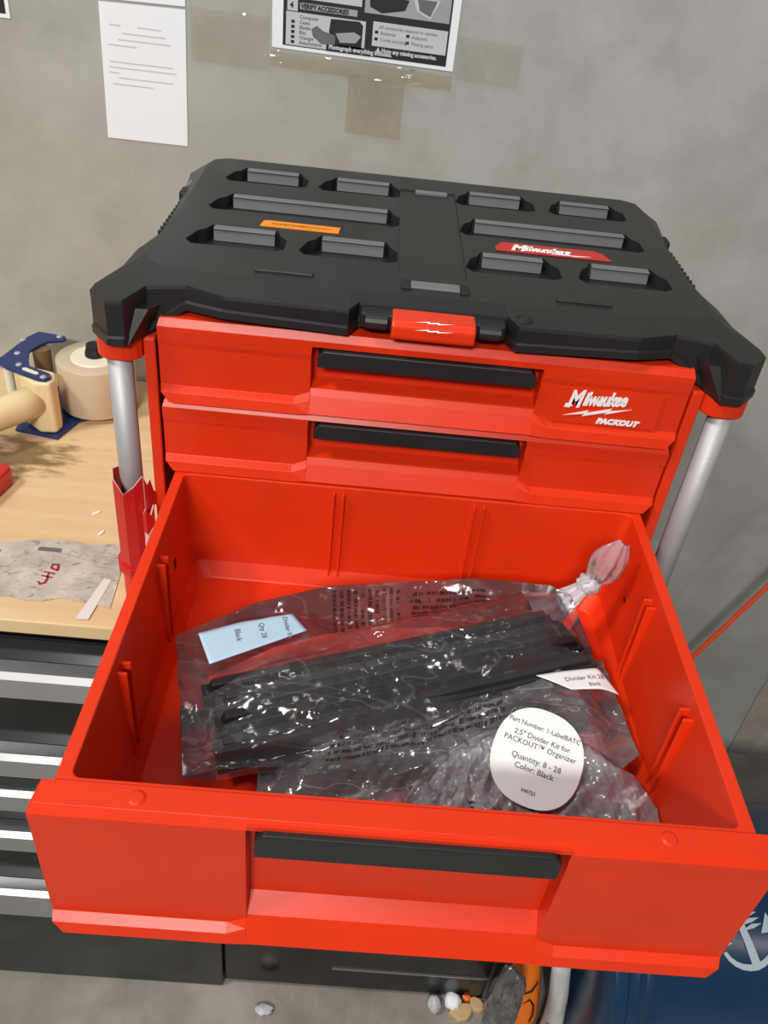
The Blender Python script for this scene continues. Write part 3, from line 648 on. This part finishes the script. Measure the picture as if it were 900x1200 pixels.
bm = bmesh.new(); lathe(bm, (-.417, .384, .0775), [(.0305, -.03), (.0320, .0), (.0305, .0016), (.012, .0018), (.004, .0018)], 40); link('roll_core', bm, M['core'], td)
bm = bmesh.new(); lathe(bm, (-.417, .384, .0795), [(.0130, 0), (.0130, .005), (.0112, .010), (.0104, .0165), (.0060, .0175), (.0040, .0160)], 12); bev(link('brake_knob', bm, M['dark'], td), .0006)
bm = bmesh.new(); prism(bm, [(-.497, .318), (-.470, .296), (-.449, .298), (-.446, .312), (-.452, .330), (-.480, .338)], .0042, TZ - .0002); bev(link('cream_block', bm, M['cream'], td), .004, 3)
bm = bmesh.new(); tube(bm, [(-.474, .310, .046), (-.490, .287, .046), (-.515, .255, .045), (-.545, .222, .043), (-.580, .185, .048), (-.610, .155, .052)], [.021, .0205, .0195, .0195, .021, .019], 18); o = link('handle', bm, M['cream'], td, True)
bm = bmesh.new(); lathe(bm, (-.492, .392, .0045), [(.012, 0), (.012, TZ - .005)], 24); link('guide_roller', bm, M['brown'], td)
bm = bmesh.new(); lathe(bm, (-.520, .344, .0045), [(.006, 0), (.006, TZ - .005)], 16); link('spacer_post', bm, M['core'], td)

rc = bmesh.new(); loft(rc, [[(x, y, z) for x, y in ((-.60, .125), (-.478, .118), (-.466, .175), (-.464, .186), (-.474, .193), (-.60, .200))] for z in (.0006, .026)])
tag(based(bev(link('small_case', rc, M['card_red']), .004), (-.53, .155, 0)), 'red plastic corner of a small case at the left end of the worktop', 'case')
# torn grey paper stuck to the worktop, red handwriting, white strip
random.seed(4)
up_e = [(-.52 + .0200 * i, .072 + random.uniform(-.004, .006) + .016 * (i / 11)) for i in range(12)]; dn_e = [(-.293 - .0175 * i, -.010 + random.uniform(-.006, .005) + .006 * math.sin(i)) for i in range(13)]
bm = bmesh.new(); prism(bm, up_e + dn_e, .0003, .0011); pp = thing('torn_paper', 'torn grey shipping paper stuck flat on the wooden worktop, marked in red', 'paper', (-.4, .04, 0))
link('paper_sheet', bm, M['residue'], pp)
bm = bmesh.new(); fr = Matrix.Translation((-.369, .034, .0012)) @ Matrix.Rotation(math.radians(78), 4, 'Z') @ Matrix.Diagonal((.78, .78, 1, 1))
for st in ([(-.024, .006), (-.028, .001), (-.024, -.004), (-.016, -.003), (-.010, .000)][::-1], [(-.012, .008), (-.0115, -.008)], [(-.0115, .000), (-.004, .001)], [(-.004, .009), (-.003, -.007)], [(.004, -.007), (.006, .004), (.014, .006), (.015, -.002), (.006, -.006), (.004, -.007)]):
    poly_stroke(bm, st, .0038)
link('red_handwriting', xform(bm, fr), M['red_ink'], pp)
link('barcode_print', B(-.395, .066, .0011, -.370, .0725, .0014), M['ink_grey'], pp); link('barcode_print', B(-.440, .040, .0011, -.433, .062, .0014), M['ink_grey'], pp)
bm = bmesh.new(); prism(bm, [(-.3225, -.034), (-.3095, -.033), (-.3030, .028), (-.3115, .030)], .0012, .0018); tag(based(link('plastic_strip', bm, plain('glossy_white_plastic', (216, 212, 208), .18)), (-.312, 0, 0)), 'narrow glossy white strip on the worktop edge beside the open drawer', 'strip')
for x, y, a, lb in ((-.353, .142, .4, 'white paper crumb on the bare wood, farther from the bench edge'), (-.337, .105, .9, 'white paper crumb on the bare wood, nearer the torn paper')):
    bm = bmesh.new(); prism(bm, [(-.005, -.001), (.0, .0018), (.006, .0022), (.004, -.0005), (-.002, -.0022)], 0, .0015); bm.transform(Matrix.Translation((x, y, .0003)) @ Matrix.Rotation(a, 4, 'Z'))
    tag(based(link('paper_crumb', bm, M['paper']), (x, y, 0)), lb, 'scrap', 'paper crumbs on the worktop')

# ------------------------------------------------------------------ papers and tape on the wall
WF = lambda x, z, off=.0: Matrix(((1, 0, 0, x), (0, 0, -1, WY - .0006 - off), (0, 1, 0, z), (0, 0, 0, 1)))
def flat(poly, off=.0, th=.0005):
    bm = bmesh.new(); prism(bm, poly, 0, th); bm.transform(Matrix(((1, 0, 0, 0), (0, 0, -1, WY - .0004 - off), (0, 1, 0, 0), (0, 0, 0, 1)))); bmesh.ops.recalc_face_normals(bm, faces=bm.faces); return bm
def rect(x0, z0, x1, z1): return [(x0, z0), (x1, z0), (x1, z1), (x0, z1)]
nt = thing('paper_notice', 'plain white typed notice taped low on the concrete wall', 'paper', (-.347, WY, .34))
link('paper_sheet', flat([(-.398, .3395), (-.299, .3390), (-.2955, .4885), (-.395, .4875)]), M['paper'], nt)
ls = []
for z, a, b in ((.466, -.385, -.372), (.4655, -.352, -.325), (.458, -.370, -.320), (.451, -.376, -.314), (.445, -.388, -.355), (.427, -.388, -.313), (.421, -.389, -.309), (.4155, -.390, -.377), (.410, -.378, -.313), (.403, -.386, -.338)):
    ls.append(flat([(a, z), (b, z - .0005), (b, z - .0018), (a, z - .0013)], .0006, .0002))
bm = bmesh.new()
for l in ls: t = bpy.data.meshes.new('t'); l.to_mesh(t); bm.from_mesh(t)
link('typed_lines', bm, M['ink_faint'], nt)
tag(based(link('paper_notice', flat([(-.396, .4905), (-.2955, .4915), (-.2925, .63), (-.394, .63)]), M['paper']), (-.345, WY, .49)), 'white paper sheet on the wall directly above the typed notice', 'paper')
tag(based(link('poster', flat([(-.64, .458), (-.499, .4595), (-.4975, .64), (-.64, .64)]), M['paper']), (-.57, WY, .46)), 'white-edged poster corner on the wall at the far upper left', 'poster')
link('printed_panel', flat(rect(-.635, .464, -.5035, .63), .0006, .0003), M['ink'], bpy.data.objects['poster'])
ps = thing('poster', 'black and white instruction poster with tick boxes taped to the wall', 'poster', (-.09, WY, .46))
PX0, PX1, PZ = -.1955, .0190, .4575
link('paper_sheet', flat([(PX0, .4605), (PX1, .4555), (PX1 + .001, .70), (PX0 - .001, .70)]), M['paper'], ps)
sk = lambda x, z: (x, z - (x - PX0) * .022)
def P_(x0, z0, x1, z1, mat, off, name): return link(name, flat([sk(x0, z0), sk(x1, z0), sk(x1, z1), sk(x0, z1)], off, .0003), mat, ps)
P_(-.1830, .4645, .0100, .69, M['ink'], .0006, 'printed_ground')
P_(-.1795, .4655, -.0875, .4995, M['poster_light'], .0010, 'printed_panel')
P_(-.0790, .4760, .0080, .5010, M['poster_light'], .0010, 'printed_panel')
P_(-.1795, .5135, -.0935, .69, M['poster_light'], .0010, 'printed_panel')
P_(-.0900, .5085, .0080, .69, M['poster_mid'], .0010, 'printed_photo')
P_(-.1785, .5005, -.1665, .5120, M['poster_light'], .0010, 'number_box'); P_(-.1640, .5030, -.0980, .5095, M['poster_mid'], .0010, 'heading_box')
P_(-.132, .4645, -.079, .4722, M['ink'], .0011, 'printed_banner')
def wt(s, x, z, size, mat, bold=0, sx=1):
    x, z = sk(x, z); link('poster_lettering', text_mesh(s, size, WF(x, z, .0012) @ Matrix.Rotation(-.022, 4, 'Z'), bold=bold, sx=sx, thick=.0002), mat, ps)
wt('4', -.1755, .5035, .008, M['ink'], .0003); wt('VERIFY ACCESSORIES', -.1628, .5040, .0066, M['ink'], .0003, .88)
for i, s in enumerate(('Computer', 'Cases', 'Blades', 'Bits', 'Charger', 'Attachments')):
    wt(s, -.1640, .4935 - i * .0052, .0052, M['ink'])
bm = bmesh.new()
def tick(x, z):
    x, z = sk(x, z); q = flat(rect(x - .0020, z - .0016, x + .0020, z + .0016), .0012, .0002); link('tick_box', q, M['ink'], ps)
for i in range(1, 6): tick(-.1715, .4950 - i * .0052)
for x, z in ((-.0745, .4905), (-.0745, .4835), (-.038, .4905), (-.038, .4835)): tick(x, z)
bm.free()
wt('All accessories required to operate', -.0720, .4945, .0050, M['ink_grey'], 0, .95)
wt('Batteries', -.0700, .4885, .0050, M['ink_grey']); wt('Adapters', -.0335, .4885, .0050, M['ink_grey']); wt('Cords and plugs', -.0700, .4818, .0050, M['ink_grey']); wt('Missing parts', -.0335, .4818, .0050, M['ink_grey'])
wt('\u25b2 Note any missing accessories.', -.0740, .4702, .0060, M['poster_light'], .0003, .9); wt('Photograph everything included.', -.1290, .4668, .0062, M['poster_light'], .0003, .92)
# pictures on the poster: an open case and a hand tool (flat print)
link('printed_picture', flat([sk(*p) for p in ((-.127, .4715), (-.0910, .4700), (-.0905, .4950), (-.095, .4985), (-.128, .4975), (-.1295, .4850))], .0012, .0002), M['ink'], ps)
link('printed_picture', flat([sk(*p) for p in ((-.150, .4845), (-.144, .4885), (-.136, .4840), (-.122, .4810), (-.122, .4715), (-.138, .4705), (-.148, .4770))], .0013, .0002), M['ink_grey'], ps)
link('printed_picture', flat([sk(*p) for p in ((-.122, .4835), (-.100, .4870), (-.092, .4835), (-.098, .4760), (-.116, .4745))], .0015, .0002), M['poster_mid'], ps)
link('printed_picture', flat([sk(*p) for p in ((-.070, .5100), (-.044, .5155), (-.040, .5260), (-.086, .53), (-.084, .515))], .0014, .0002), M['ink'], ps)
link('printed_picture', flat([sk(*p) for p in ((-.036, .5300), (-.030, .5160), (-.014, .5100), (-.004, .5300))], .0014, .0002), M['poster_light'], ps)
link('printed_picture', flat([sk(*p) for p in ((-.031, .5290), (-.027, .5175), (-.0145, .5130), (-.008, .5290))], .0016, .0002), M['ink_grey'], ps)
random.seed(3)
def tape(poly, label, nm='packing_tape'):
    n = 26; xs = [p[0] for p in poly]; bm = bmesh.new(); x0, x1 = min(xs), max(xs); zs = [p[1] for p in poly]; z0, z1 = min(zs), max(zs); G = []
    for i in range(61):
        r = []
        for j in range(9):
            x = lerp(x0, x1, i / 60); z = lerp(z0, z1, j / 8) - .03 * (x - x0)
            r.append(bm.verts.new((x, WY - .0022 - .0009 * ridged(Vector((x, z, 0)), (60, 170), x0 * 7) - .0016 * (1 + crumple((x, z * 2.2), x0 * 7)) , z)))
        G.append(r)
    for i in range(60):
        for j in range(8): bm.faces.new((G[i][j], G[i][j + 1], G[i + 1][j + 1], G[i + 1][j])).smooth = True
    o = link(nm, bm, M['tape']); based(o, ((x0 + x1) / 2, WY, z0)); return tag(o, label, 'tape')
tape(rect(-.290, .438, -.198, .494), 'clear wrinkled packing tape on the wall left of the tick-box poster')
tape(rect(.021, .448, .098, .494), 'clear wrinkled packing tape on the wall right of the tick-box poster')
tape(rect(-.197, .4415, .0195, .4585), 'clear packing tape strip along the lower edge of the tick-box poster')
tape(rect(-.104, .3765, -.036, .4395), 'square tan patch of old tape on the wall below the poster')
M['tape_tan'] = film('tan_packing_tape', (.93, .88, .82, 1), .03, rough=.12, facet=90., tilt=.3, fold=0)
for o in [o for o in COL.objects if o.name.startswith('packing_tape')]:
    if 'square' in o['label'] or 'along' in o['label']: o.data.materials[0] = M['tape_tan']
# orange cord hanging down the wall beyond the box
bm = bmesh.new(); A = Vector((.5685, .40, -.395)); Bv = Vector((.6405, .40, -.2135)); d = Bv - A
tube(bm, [A - d * 1.82, A - d * .9, A, Bv, Bv + d * 2, Bv + d * 5.5, Bv + d * 8 + Vector((0, .06, 0))], .0042, 10)
tag(based(link('extension_cord', bm, M['cord'], smooth=True), A), 'taut orange cord running up past the wall beyond the tool box', 'cord')
bm = bmesh.new(); prism(bm, [(.80, -.735), (.845, -.735), (.86, -.60), (.835, -.52), (.805, -.50), (.80, -.56)], 0, .002); bm.transform(Matrix(((1, 0, 0, -.04), (0, 0, -1, WY - .001), (0, 1, 0, 0), (0, 0, 0, 1)))); bmesh.ops.recalc_face_normals(bm, faces=bm.faces)
tag(based(link('plastic_sheet', bm, plain('cloudy_plastic', (158, 152, 140), .4, var=.15)), (.8, WY, -.735)), 'strip of cloudy plastic hanging on the wall near the floor, behind the navy drum', 'plastic sheet')

# ------------------------------------------------------------------ on the floor below
DC = Vector((0, -.02, -.543)); DR = .19
nb = thing('drum', 'navy plastic drum with pale anchor print lying on the floor', 'drum', (.6, DC.y, FZ))
bm = bmesh.new(); lathe(bm, (.314, DC.y, DC.z), [(.10, .004), (.180, .0), (.188, .006), (.188, .022), (.181, .026), (.181, .038), (.190, .044), (.191, .060), (.186, .068), (.186, .50), (.186, .78), (.12, .79)], 72, 'x'); bev(link('drum_shell', bm, M['navy'], nb, True), .002, 2, 50)
def wrap(bm, x0, ang0, mtx):
    """local x -> along the drum, local y -> round it; subdivided so the print follows the curve"""
    bm.transform(mtx); bmesh.ops.subdivide_edges(bm, edges=bm.edges, cuts=2, use_grid_fill=True)
    for v in bm.verts:
        a = ang0 - v.co.y / DR; r = .1866 + v.co.z; v.co = Vector((x0 + v.co.x, DC.y - r * math.sin(a), DC.z + r * math.cos(a)))
    bmesh.ops.recalc_face_normals(bm, faces=bm.faces); return bm
def anchor(x0, a0, rot, sc):
    bm = bmesh.new(); R = Matrix.Rotation(rot, 4, 'Z') @ Matrix.Scale(sc, 4)
    for poly in ([(-.007, -.05), (.007, -.05), (.005, .045), (-.005, .045)], [(-.022, .024), (.022, .024), (.022, .031), (-.022, .031)]): prism(bm, poly, 0, .0004)
    N = 10; prev = None
    for i in range(N):
        def pt(t, r): a = math.radians(-90 + t * 78); return (r * math.sin(a + math.pi / 2) , -.010 - r * math.cos(a + math.pi / 2) * .98)
        t0, t1 = -1 + 2 * i / N, -1 + 2 * (i + 1) / N; w0, w1 = .006 + .005 * (1 - abs(t0)), .006 + .005 * (1 - abs(t1))
        prism(bm, [pt(t0, .044 + w0 / 2), pt(t1, .044 + w1 / 2), pt(t1, .044 - w1 / 2), pt(t0, .044 - w0 / 2)], 0, .0004)
    for s in (-1, 1): prism(bm, [(s * .054, -.012), (s * .048, .016), (s * .026, -.010), (s * .038, -.012)][::s], 0, .0004)
    for i in range(10):
        t, u = 2 * math.pi * i / 10, 2 * math.pi * (i + 1) / 10; prism(bm, [(.011 * math.cos(t), .056 + .011 * math.sin(t)), (.011 * math.cos(u), .056 + .011 * math.sin(u)), (.006 * math.cos(u), .056 + .006 * math.sin(u)), (.006 * math.cos(t), .056 + .006 * math.sin(t))], 0, .0004)
    for k in range(4): prism(bm, [(-.004, .026 - k * .008), (.018, .034 - k * .009), (.034, .030 - k * .009), (.018, .027 - k * .009)], 0, .0004)
    link('anchor_print', wrap(bm, x0, a0, R), M['motif'], nb)
anchor(.4835, .47, math.radians(20), .78); anchor(.690, -.35, math.radians(12), 1.0)
bm = bmesh.new()
for k in range(5): prism(bm, [(k * .012, 0), (k * .012 + .008, .004), (k * .012 + .006, .016), (k * .012 - .003, .010)], 0, .0004)
link('rope_print', wrap(bm, .384, .66, Matrix.Identity(4)), M['motif'], nb)
bm = bmesh.new()
for k in range(4): prism(bm, [(k * .016, 0), (k * .016 + .012, .006), (k * .016 + .016, .016), (k * .016 + .004, .008)], 0, .0004)
link('rope_print', wrap(bm, .575, -.42, Matrix.Identity(4)), M['motif'], nb)

def blob(name, loc, rad, seed, mat, amp=.25, freq=14, sub=4):
    bm = bmesh.new(); bmesh.ops.create_icosphere(bm, subdivisions=sub, radius=1)
    for v in bm.verts:
        k = 1 + amp * ridged(v.co * 1, (2.1, 2.7), seed) * .6 + amp * .6 * noise.noise(v.co * 3.3 + Vector((seed,) * 3)) + amp * .3 * noise.noise(v.co * 8 + Vector((seed,) * 3))
        v.co = Vector((v.co.x * rad[0], v.co.y * rad[1], v.co.z * rad[2])) * k
    zmin = min(v.co.z for v in bm.verts)
    o = link(name, bm, mat, smooth=True); o.data.transform(Matrix.Translation((0, 0, -zmin))); o.location = loc; OFF[o.name] = Vector(loc); return o
tag(blob('plastic_bag', (.226, -.098, FZ), (.020, .024, .085), 1.7, M['film_grey'], .35), 'grey see-through crumpled bag on the floor left of the orange packet', 'plastic bag')
def packet(name, x, y, wd, h, lean, mat, label, cat, dep=.03):
    t = thing(name, label, cat, (x, y, FZ)); bm = bmesh.new(); rings = []
    for i in range(17):
        s = i / 16; th = dep * (math.sin(math.pi * min(1, s * .9 + .06)) ** .6) + .002; w_ = wd * (1 - .12 * s + .05 * math.sin(s * 9))
        c = Vector((x + lean[0] * s + .006 * math.sin(s * 4), y + lean[1] * s, FZ + .002 + h * s))
        rings.append([c + Vector((math.cos(a) * w_ / 2, math.sin(a) * th / 2 * (1 + .3 * noise.noise(Vector((s * 6, a, x * 30)))), 0)) for a in [2 * math.pi * k / 28 for k in range(28)]])
    loft(bm, rings); link('packet_film', bm, mat, t, True); return t
pk = packet('packet', .263, -.09, .044, .16, (-.004, .045), M['bag_orange'], 'upright orange packet with black scribbled print standing below the open drawer', 'packet')
bm = bmesh.new()
for st in ([(-.016, .125), (-.012, .108), (-.004, .098), (.006, .104), (.012, .122)], [(-.002, .080), (.006, .088), (.013, .078), (.015, .060), (.012, .044)], [(-.012, .060), (-.016, .040), (-.008, .020)]): poly_stroke(bm, st, .0028, 0, .0006)
bm.transform(Matrix(((1, 0, 0, .263), (0, .27, -1, -.1065), (0, 1, 0, FZ), (0, 0, 0, 1)))); link('scribble_print', bm, M['ink'], pk)
pk = packet('packet', .299, -.11, .029, .19, (-.001, .03), M['bag_white'], 'white packet with grey barcode between the orange packet and the navy drum', 'packet', .04)
bm = bmesh.new()
for k in range(7): box(bm, -.008, .030 + k * .0085, 0, .014, .030 + k * .0085 + (.004 if k % 2 else .0055), .0006)
bm.transform(Matrix(((1, 0, 0, .297), (0, .20, -1, -.1320), (0, 1, 0, FZ), (0, 0, 0, 1)))); bmesh.ops.recalc_face_normals(bm, faces=bm.faces); link('barcode_print', bm, M['ink_grey'], pk)
random.seed(11)
for i, (x, y, sx, sy, a, m, lb) in enumerate(((.182, -.072, .030, .018, .3, 'kraft', 'larger pale wood scrap on the floor, nearest the picture bottom'), (.205, -.060, .022, .014, -.5, 'kraft', 'pale wood scrap on the floor against the grey see-through bag'), (.190, -.050, .010, .010, .8, 'bag_orange', 'small orange scrap lying on the floor above the wood scraps'))):
    bm = bmesh.new(); loft(bm, [[(sx * .6 * math.cos(t) * (1 + .25 * math.sin(3 * t + i)), sy * .7 * math.sin(t), z) for t in [2 * math.pi * k / 9 for k in range(9)]] for z in (0, .012)])
    bm.transform(Matrix.Translation((x, y, FZ + .0005)) @ Matrix.Rotation(a, 4, 'Z')); tag(based(bev(link('wood_scrap' if m == 'kraft' else 'plastic_scrap', bm, M[m]), .002), (x, y, FZ)), lb, 'scrap')
tag(blob('crumpled_paper', (.168, -.058, FZ), (.012, .012, .011), 4.2, M['paper'], .3, sub=3), 'small crumpled white paper ball among the scraps on the floor', 'paper')
tag(blob('bubble_wrap', (.140, -.064, FZ), (.009, .012, .010), 6.6, M['film_neck'], .35, sub=3), 'shiny scrap of clear wrap beside the black chest plinth', 'plastic scrap')
tag(blob('plastic_scrap', (-.115, -.085, FZ), (.012, .008, .003), 9.1, M['film_neck'], .5, sub=3), 'flat shiny clear scrap on the bare floor left of the wood scraps', 'plastic scrap')
